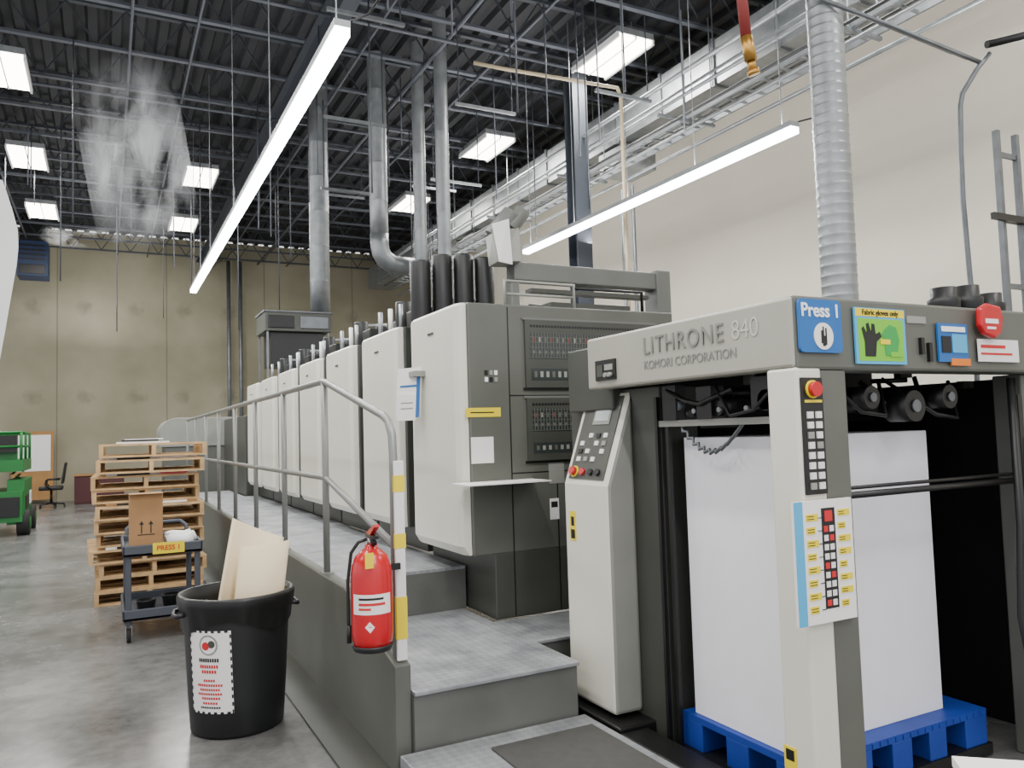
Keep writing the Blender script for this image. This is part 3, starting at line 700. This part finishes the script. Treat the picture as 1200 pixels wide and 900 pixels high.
b=MB(); b.box(-.12,.46,-.26,-.0,.885,.893,white).box(.1,.42,-.2,0,.875,.885,greyd); b.ob('shelf_tray',U1)
b=MB(); fr=F(2.66,1.0); b.fb(fr,0,.07,0,.14,0,.003,white).fb(fr,.01,.06,.08,.12,.003,.004,textk); b.ob('paper_note',U1)
b=MB(); b.fb(fr,0,.12,.24,.38,0,.003,greyl); b.ob('name_plate',U1)
fr=Fr(Vector((1.93,5.36,1.72))-Vector(O1),(.5,-1,0),(.06,0,1))
b=MB(); b.fb(fr,-.12,.12,0,.30,0,.006,whites).fb(fr,-.11,.12,.07,.36,.006,.009,white).fb(fr,-.09,.09,-.02,.17,.009,.018,white).fb(fr,.09,.12,.0,.3,.018,.02,blue).fb(fr,-.08,.1,.22,.235,.009,.011,blue).fb(fr,-.06,.06,.1,.11,.018,.0185,greyl).fb(fr,-.06,.06,.06,.07,.018,.0185,greyl); b.box(-.13,-.05,.60,.74,1.62,1.66,greyl); b.ob('document_holder',U1)
b=MB(); b.tube([(.35,.1,2.06),(.35,.1,2.24),(.9,.1,2.24),(.9,.1,2.06)],.013,greyl,8).tube([(.35,.1,2.15),(.9,.1,2.15)],.01,greyl,8).tube([(.9,.1,2.22),(1.5,.1,2.22),(1.5,.1,2.06)],.013,black,8); b.box(.8,1.5,.25,.4,2.06,2.14,greyd); b.ob('top_guard',U1)
for i,(x,y,h) in enumerate(((2.12,5.55,.46),(2.285,5.52,.51),(2.45,5.49,.52),(2.615,5.46,.5))):
    b=MB(); b.lathe([(.076,0),(.078,.01),(.078,h-.01),(.074,h),(0,h)],(0,0,0),blackp,24)
    b.ob('canister',loc=(x,y,2.45),label='tall black cylindrical canister on top of unit',cat='canister',group='black canisters on the press')
r=root('press_hoist','grey overhead hoist arm with angled head on unit top','hoist',(2.66,5.2,2.45))
b=MB(); b.box(.05,1.5,-.07,.07,.28,.42,greym).box(.03,.1,-.05,.05,0,.28,greym).box(1.36,1.5,-.09,.09,0,.44,greym); b.ob('arm',r,bevel=.01)
b=MB(); b.cyl((-.1,-.02,.6),(.04,-.08,.78),.075,greym,18).cyl((.02,-.08,.66),(.12,-.1,.8),.06,greym,18).hexa([(-.10,-.1,.40),(.06,-.16,.40),(.1,.05,.40),(-.08,.1,.40),(-.14,-.1,.62),(.06,-.14,.66),(.1,.05,.66),(-.1,.1,.62)],greyl).hexa([(-.13,-.18,.38),(-.03,-.2,.36),(-.03,-.19,.36),(-.13,-.17,.38),(-.17,-.16,.66),(-.05,-.2,.70),(-.05,-.19,.70),(-.17,-.15,.66)],whites); b.ob('head',r,bevel=.01)
b=MB(); b.box(.2,1.3,-.05,.05,.2,.23,greyd); b.tube([(.2,0,.1),(.6,0,.08),(1.1,0,.12)],.015,blackp,8); b.parts('cable_rail',r)
for i,u in enumerate(US[:5]):
    y0=5.84+1.28*i
    m=root('drive_motor','black motor housing with pipes on press unit top','motor',(2.25,y0+.15,2.45),group='motors on the printing units')
    b=MB(); b.box(0,.25,.0,.25,0,.18,black).cyl((.05,.45,0),(.05,.45,.3),.07,black,16).cyl((.25,.4,0),(.25,.4,.26),.06,blackp,14).box(.35,.6,.1,.4,0,.3,greyd); b.ob('housing',m,bevel=.01)
    b=MB(); b.cyl((-.08,.7,0),(-.08,.7,.24),.02,galv,10).cyl((.02,.72,0),(.02,.72,.28),.02,whites,10).tube([(.12,.7,0),(.12,.7,.3),(.4,.7,.32)],.018,galv,8).cyl((-.1,.1,.0),(-.1,.1,.22),.018,galv,8); b.parts('pipe',m)
r=root('delivery_unit','rounded grey delivery end of the printing press','printing press',(.9,15.5,0))
b=MB(); b.box(1.15,2.9,-1.9,.7,0,2.0,greyd); b.ob('frame',r,bevel=.02)
b=MB(); pts=[(.0,1.5)]+[(.3-.3*math.cos(a),1.75+.3*math.sin(a)) for a in [i*pi/12 for i in range(7)]]+[(2.4,2.05),(2.4,1.5)]
b.prism(pts,'y',.72,1.9,greyl); b.box(.1,2.3,.75,1.85,0,1.5,grey); b.ob('hood',r,bevel=.01)
r=root('filter_box','dark galvanised filter unit on legs above press units','equipment box',(2.22,12.55,2.45))
b=MB(); b.box(0,1.05,.1,.9,.85,1.18,greyd).box(-.02,1.07,.08,.92,1.15,1.18,galvd).box(.05,.45,.08,.1,.9,1.1,black).box(.55,1.0,.08,.1,.9,1.1,galvd).box(.1,.95,.2,.8,.3,.85,black); b.ob('housing',r,bevel=.01)
b=MB()
for x in (.03,.99):
    for y in (.13,.85): b.box(x,x+.03,y,y+.03,0,.85,galvd)
b.parts('leg',r)

# ---------------- trash can
r=root('trash_can','round black plastic trash can with printed label','trash can',(.665,4.77,0))
b=MB(); b.lathe([(.0,0),(.235,0),(.25,.02),(.262,.2),(.283,.6),(.287,.69),(.30,.70),(.306,.71),(.306,.732),(.30,.74),(.288,.74),(.28,.68),(.24,.05),(0,.05)],(0,0,0),blackp,48,caps=False)
b.ob('body',r)
b=MB(); n=72; rr=[]
for (q,z,a1) in ((.292,.59,1.2),(.300,.65,.8),(.314,.70,.4),(.318,.735,.2),(.312,.75,.2),(.292,.75,.2),(.281,.66,.2),(.270,.5,.5)):
    row=[]
    for i in range(n):
        a=2*pi*i/n; s=q*(1+.016*a1*math.sin(a*11)+.012*a1*math.sin(a*19+1)); row.append(b.bm.verts.new((s*math.cos(a),s*math.sin(a),z+a1*.03*math.sin(a*3+1)*(1 if z<.65 and q>.285 else 0))))
    rr.append(row)
for A,B in zip(rr,rr[1:]):
    for i in range(n): b.face([A[i],A[(i+1)%n],B[(i+1)%n],B[i]],black,True)
b.ob('bin_liner',r)
b=MB()
b.tube([(.28,-.09,.66),(.325,-.08,.65),(.335,0,.645),(.325,.08,.65),(.28,.09,.66)],.013,blackp,10).tube([(-.28,-.09,.66),(-.325,-.08,.65),(-.335,0,.645),(-.325,.08,.65),(-.28,.09,.66)],.013,blackp,10)
b.parts('handle',r)
def canpt(u,z,d=0):
    R0=.251+(z-.02)*.058+.006+d; a=u/R0+math.radians(231)
    return (R0*math.cos(a),R0*math.sin(a),z)
b=MB()
Z0=.035
def curved(u0,u1,z0,z1,d,m,n=8):
    z0+=Z0; z1+=Z0
    for i in range(n):
        a=u0+(u1-u0)*i/n; c=u0+(u1-u0)*(i+1)/n
        b.face([b.bm.verts.new(canpt(a,z0,d)),b.bm.verts.new(canpt(c,z0,d)),b.bm.verts.new(canpt(c,z1,d)),b.bm.verts.new(canpt(a,z1,d))],m)
curved(-.125,.125,.11,.55,0,white,12)
for i in range(14):
    if i%2==0:
        u=-.125+i*.018; curved(u,u+.018,.11,.12,.001,textk,1); curved(u,u+.018,.54,.55,.001,textk,1)
for i in range(22):
    if i%2==0:
        z=.11+i*.02; curved(-.125,-.117,z,z+.02,.001,textk,1); curved(.117,.125,z,z+.02,.001,textk,1)
def disc(u,z,r,d,m,n=18):
    b.face([b.bm.verts.new(canpt(u+r*math.cos(2*pi*i/n),z+Z0+r*math.sin(2*pi*i/n),d)) for i in range(n)],m)
disc(0,.475,.055,.0015,greyl); disc(0,.475,.045,.0025,white); disc(-.015,.47,.022,.003,textr); disc(.02,.48,.02,.003,greyd)
rows=[(.385,.405,-.06,.06,textk),(.352,.37,-.055,.055,textr),(.325,.342,-.045,.045,textr),(.28,.293,-.035,.035,textr),(.255,.268,-.075,.075,textr),(.232,.244,-.06,.06,textr),(.209,.221,-.075,.07,textr),(.186,.198,-.05,.06,textr),(.16,.172,-.045,.045,textr),(.138,.148,-.06,.06,textk)]
for z0,z1,u0,u1,m in rows:
    n=max(3,int((u1-u0)/.013))
    for k in range(n):
        a=u0+(u1-u0)*k/n; curved(a,a+(u1-u0)/n*.75,z0,z1,.0015,m,1)
b.ob('label',r)
def sheet(label,loc,w,h,rot,m,curl,slant=0):
    b=MB(); n=12; rows=[]
    for off in (0,.006):
        g=[]
        for j in (0,1):
            row=[]
            for i in range(n+1):
                s=i/n-.5; row.append(b.bm.verts.new((s*w,curl*(s*2)**2+off,(0 if j==0 else h-slant*s))))
            g.append(row)
        rows.append(g)
    for g in rows:
        for i in range(n): b.face([g[0][i],g[0][i+1],g[1][i+1],g[1][i]],m,True)
    for j in (0,1):
        for i in range(n): b.face([rows[0][j][i],rows[0][j][i+1],rows[1][j][i+1],rows[1][j][i]],m)
    for i in (0,n): b.face([rows[0][0][i],rows[0][1][i],rows[1][1][i],rows[1][0][i]],m)
    o=b.ob('cardboard_piece',loc=loc,label=label,cat='cardboard'); o.rotation_euler=rot; return o
sheet('pale curved cardboard piece standing in the trash can',(.63,4.86,.18),.32,.91,(-.08,.20,.1),cardl,-.06,.08)
sheet('partly rolled pale cardboard leaning in the trash can',(.72,4.73,.18),.27,.82,(.0,.12,-.15),cardl,.07,-.05)

# ---------------- cart
r=root('utility_cart','grey plastic two-shelf utility cart on casters','cart',(.12,7.1,0))
for z in (.17,.68):
    b=MB(); b.box(0,.6,0,.85,z,z+.03,cartm).box(0,.6,0,.02,z,z+.09,cartm).box(0,.6,.83,.85,z,z+.09,cartm).box(0,.02,0,.85,z,z+.09,cartm).box(.58,.6,0,.85,z,z+.09,cartm); b.ob('shelf',r,bevel=.008)
for x in (.02,.54):
    for y in (.02,.79):
        b=MB(); b.box(x,x+.045,y,y+.045,.12,.72,cartm); b.ob('leg',r,bevel=.008)
        b=MB(); b.cyl((x+.01,y+.02,.055),(x+.04,y+.02,.055),.055,rubber,20).box(x-.0,x+.005,y,y+.05,.05,.13,galv).box(x+.045,x+.05,y,y+.05,.05,.13,galv).box(x,x+.05,y,y+.05,.125,.135,galv); b.ob('caster',r)
b=MB(); b.tube([(.05,.85,.72),(.05,.92,.82),(.1,.95,.86),(.5,.95,.86),(.55,.92,.82),(.55,.85,.72)],.018,cartm,10); b.ob('handle',r)
s=root('cart_sign','yellow label on the front edge of cart','label',(.34,7.095,.69))
fr=Fr((0,0,0),(1,0,0),(0,0,1)); b=MB(); b.fb(fr,0,.24,0,.09,-.004,0,yellow); b.ob('plate',s); text('PRESS 1',fr,.12,.045,.055,textr,s,bold=.001)
r=root('cardboard_box','tall brown cardboard box with arrow marks on cart','cardboard box',(.17,7.15,.71))
b=MB(); b.box(0,.25,0,.2,0,.47,card); b.ob('carton',r,bevel=.003)
b=MB(); b.box(0,.25,-.05,.0,.47,.474,card); b.ob('flap',r)
b=MB()
for x in (.09,.16):
    b.prism([(x-.004,.15),(x+.004,.15),(x+.004,.22),(x+.018,.22),(x,.25),(x-.018,.22),(x-.004,.22)],'y',-.002,0,textk)
b.box(.06,.19,-.002,0,.135,.142,textk)
b.parts('printed_arrow',r)
for i,(x,y) in enumerate(((.545,7.22),(.585,7.38),(.57,7.54))):
    b=MB(); b.tube([(-.1,0,0),(-.05,.01,.01),(.05,-.01,0),(.1,.0,.015)],.05,whites,14); b.cyl((.1,0,.015),(.11,0,.016),.02,textk,10)
    b.ob('cloth_roll',loc=(x,y,.77),label='crumpled white plastic-wrapped roll on cart',cat='roll',group='white rolls on the cart')
for i,(x,y) in enumerate(((.3,7.3),(.5,7.45))):
    b=MB(); b.lathe([(.06,0),(.075,.09),(.08,.1),(.07,.1),(.055,.01),(0,.01)],(0,0,0),blackp,20) ; b.ob('small_tub',loc=(x,y,.2),label='small black plastic tub on lower cart shelf',cat='tub',group='tubs on the cart')

# ---------------- wooden pallets
PX=-.10
P=root('wooden_pallet','rough light-wood pallet in a stack','pallet',(PX,8.85,0),group='stack of wooden pallets')
b=MB()
for i in range(8): b.box(0,1.0,i*.158,i*.158+.1,.115,.135,wood)
b.ob('top_deck',P)
b=MB()
for i in range(4): b.box(0,1.0,i*.37,i*.37+.1,0,.018,wood)
b.ob('bottom_deck',P)
for x in (0,.48,.96):
    b=MB(); b.box(x,x+.04,0,1.2,.018,.115,wood); b.ob('stringer',P)
random.seed(5)
zc=.1355
for i in range(1,11):
    clone(P,(PX+random.uniform(-.05,.05),8.85+random.uniform(-.06,.06),zc),random.uniform(-.035,.035)); zc+=.1355
    if i in (3,6,8,9):
        mm=[white,card,whites,white][(3,6,8,9).index(i)]
        b=MB(); b.box(0,.85,0,1.0,0,.025,mm).box(.1,.4,-.03,.3,.003,.022,textk).box(.5,.75,-.04,.3,.003,.022,red if i==8 else white); b.ob('paper_sheets',loc=(.0,8.9,zc),label='stack of printed sheets lying between wooden pallets',cat='paper'); zc+=.0255
b=MB(); b.box(0,.5,0,.7,0,.02,white).box(.05,.4,.1,.6,.02,.04,textk).box(.08,.45,.15,.6,.04,.05,white); b.ob('paper_sheets',loc=(.1,9.1,zc+.0),label='loose printed paper sheets on the pallet stack',cat='paper')

# ---------------- background left
r=root('scissor_lift','dark green scissor lift with dark wheels','scissor lift',(-2.52,16.6,0))
b=MB(); b.box(0,1.2,0,1.8,.25,.8,green).box(.95,1.22,.1,1.7,.2,1.0,green).box(1.22,1.23,.3,.9,.45,.7,black).box(1.22,1.23,1.1,1.5,.5,.75,textw).box(.1,1.15,-.05,0,.35,.7,black); b.ob('chassis',r,bevel=.03)
for x in (-.02,1.1):
    for y in (.25,1.5):
        b=MB(); b.cyl((x,y,.22),(x+.2,y,.22),.22,rubber,24).cyl((x-.01,y,.22),(x+.21,y,.22),.11,green,16); b.ob('wheel',r)
for x in (.15,1.0):
    for k in range(3):
        z=.8+k*.15
        b=MB(); b.prism([(.1,z),(.2,z),(1.7,z+.12),(1.6,z+.12)],'x',x,x+.05,green); b.ob('scissor_arm',r)
        b=MB(); b.prism([(1.6,z),(1.7,z),(.2,z+.12),(.1,z+.12)],'x',x+.06,x+.1,green); b.ob('scissor_arm',r)
b=MB(); b.box(0,1.2,0,1.8,1.15,1.36,green)
for x in (.03,1.17):
    for y in (.03,.9,1.77): b.cyl((x,y,1.32),(x,y,1.85),.025,green,8)
for z in (1.6,1.85):
    b.tube([(.03,.03,z),(1.17,.03,z),(1.17,1.77,z),(.03,1.77,z),(.03,.03,z)],.025,green,8)
b.box(.1,1.1,.2,.24,1.32,1.82,green).box(.6,1.1,.05,.2,1.5,1.8,black)
b.ob('work_platform',r)
r=root('notice_board','wood-framed board leaning at the concrete wall','board',(-2.3,25.5,0))
b=MB(); b.box(0,1.0,0,.05,.1,2.0,wood2); b.ob('frame',r)
b=MB(); b.box(.07,.93,-.01,0,.9,1.9,whites); b.ob('panel',r)
r=root('office_chair','black office chair on casters by the wall','chair',(-1.25,23.6,0))
b=MB(); b.box(-.27,.27,-.25,.25,.45,.55,black); b.ob('seat',r,bevel=.03)
b=MB(); b.prism([(.22,.6),(.28,.6),(.36,1.15),(.3,1.15)],'y',-.25,.25,black); b.ob('backrest',r,bevel=.03)
b=MB(); b.cyl((0,0,.1),(0,0,.45),.03,black,12)
for k in range(5):
    a=k*2*pi/5; b.cyl((0,0,.12),(.3*math.cos(a),.3*math.sin(a),.08),.02,black,8); b.cyl((.3*math.cos(a)-.015,.3*math.sin(a),.035),(.3*math.cos(a)+.015,.3*math.sin(a),.035),.035,black,12)
b.ob('base',r)
for s in (-.3,.3):
    b=MB(); b.tube([(-.0,s,.48),(-.12,s,.6),(-.1,s,.72),(.2,s,.72)],.02,black,8); b.ob('armrest',r)
r=root('side_cabinet','low maroon cabinet by the concrete wall','cabinet',(-.75,24.2,0))
b=MB(); b.box(0,1.2,0,.6,0,.75,maroon); b.ob('body',r,bevel=.01)
b=MB(); b.box(-.03,1.23,-.03,.63,.75,.79,wood2); b.ob('top',r)
b=MB(); b.box(.05,.58,-.012,0,.05,.7,maroon).box(.62,1.15,-.012,0,.05,.7,maroon); b.parts('door',r)
r=root('white_table','small table with white paper on top','table',(1.90,1.02,0))
r.rotation_euler=(0,0,math.radians(48))
b=MB(); b.box(-.2,.2,-.2,.2,.73,.755,white); b.ob('table_top',r)
for x in (-.18,.15):
    for y in (-.18,.15):
        b=MB(); b.box(x,x+.03,y,y+.03,0,.73,galvd); b.ob('leg',r)

# world
w=bpy.data.worlds.new('world'); scene.world=w; w.use_nodes=True
bg=w.node_tree.nodes['Background']; bg.inputs[0].default_value=(.95,.95,1,1); bg.inputs[1].default_value=1.6
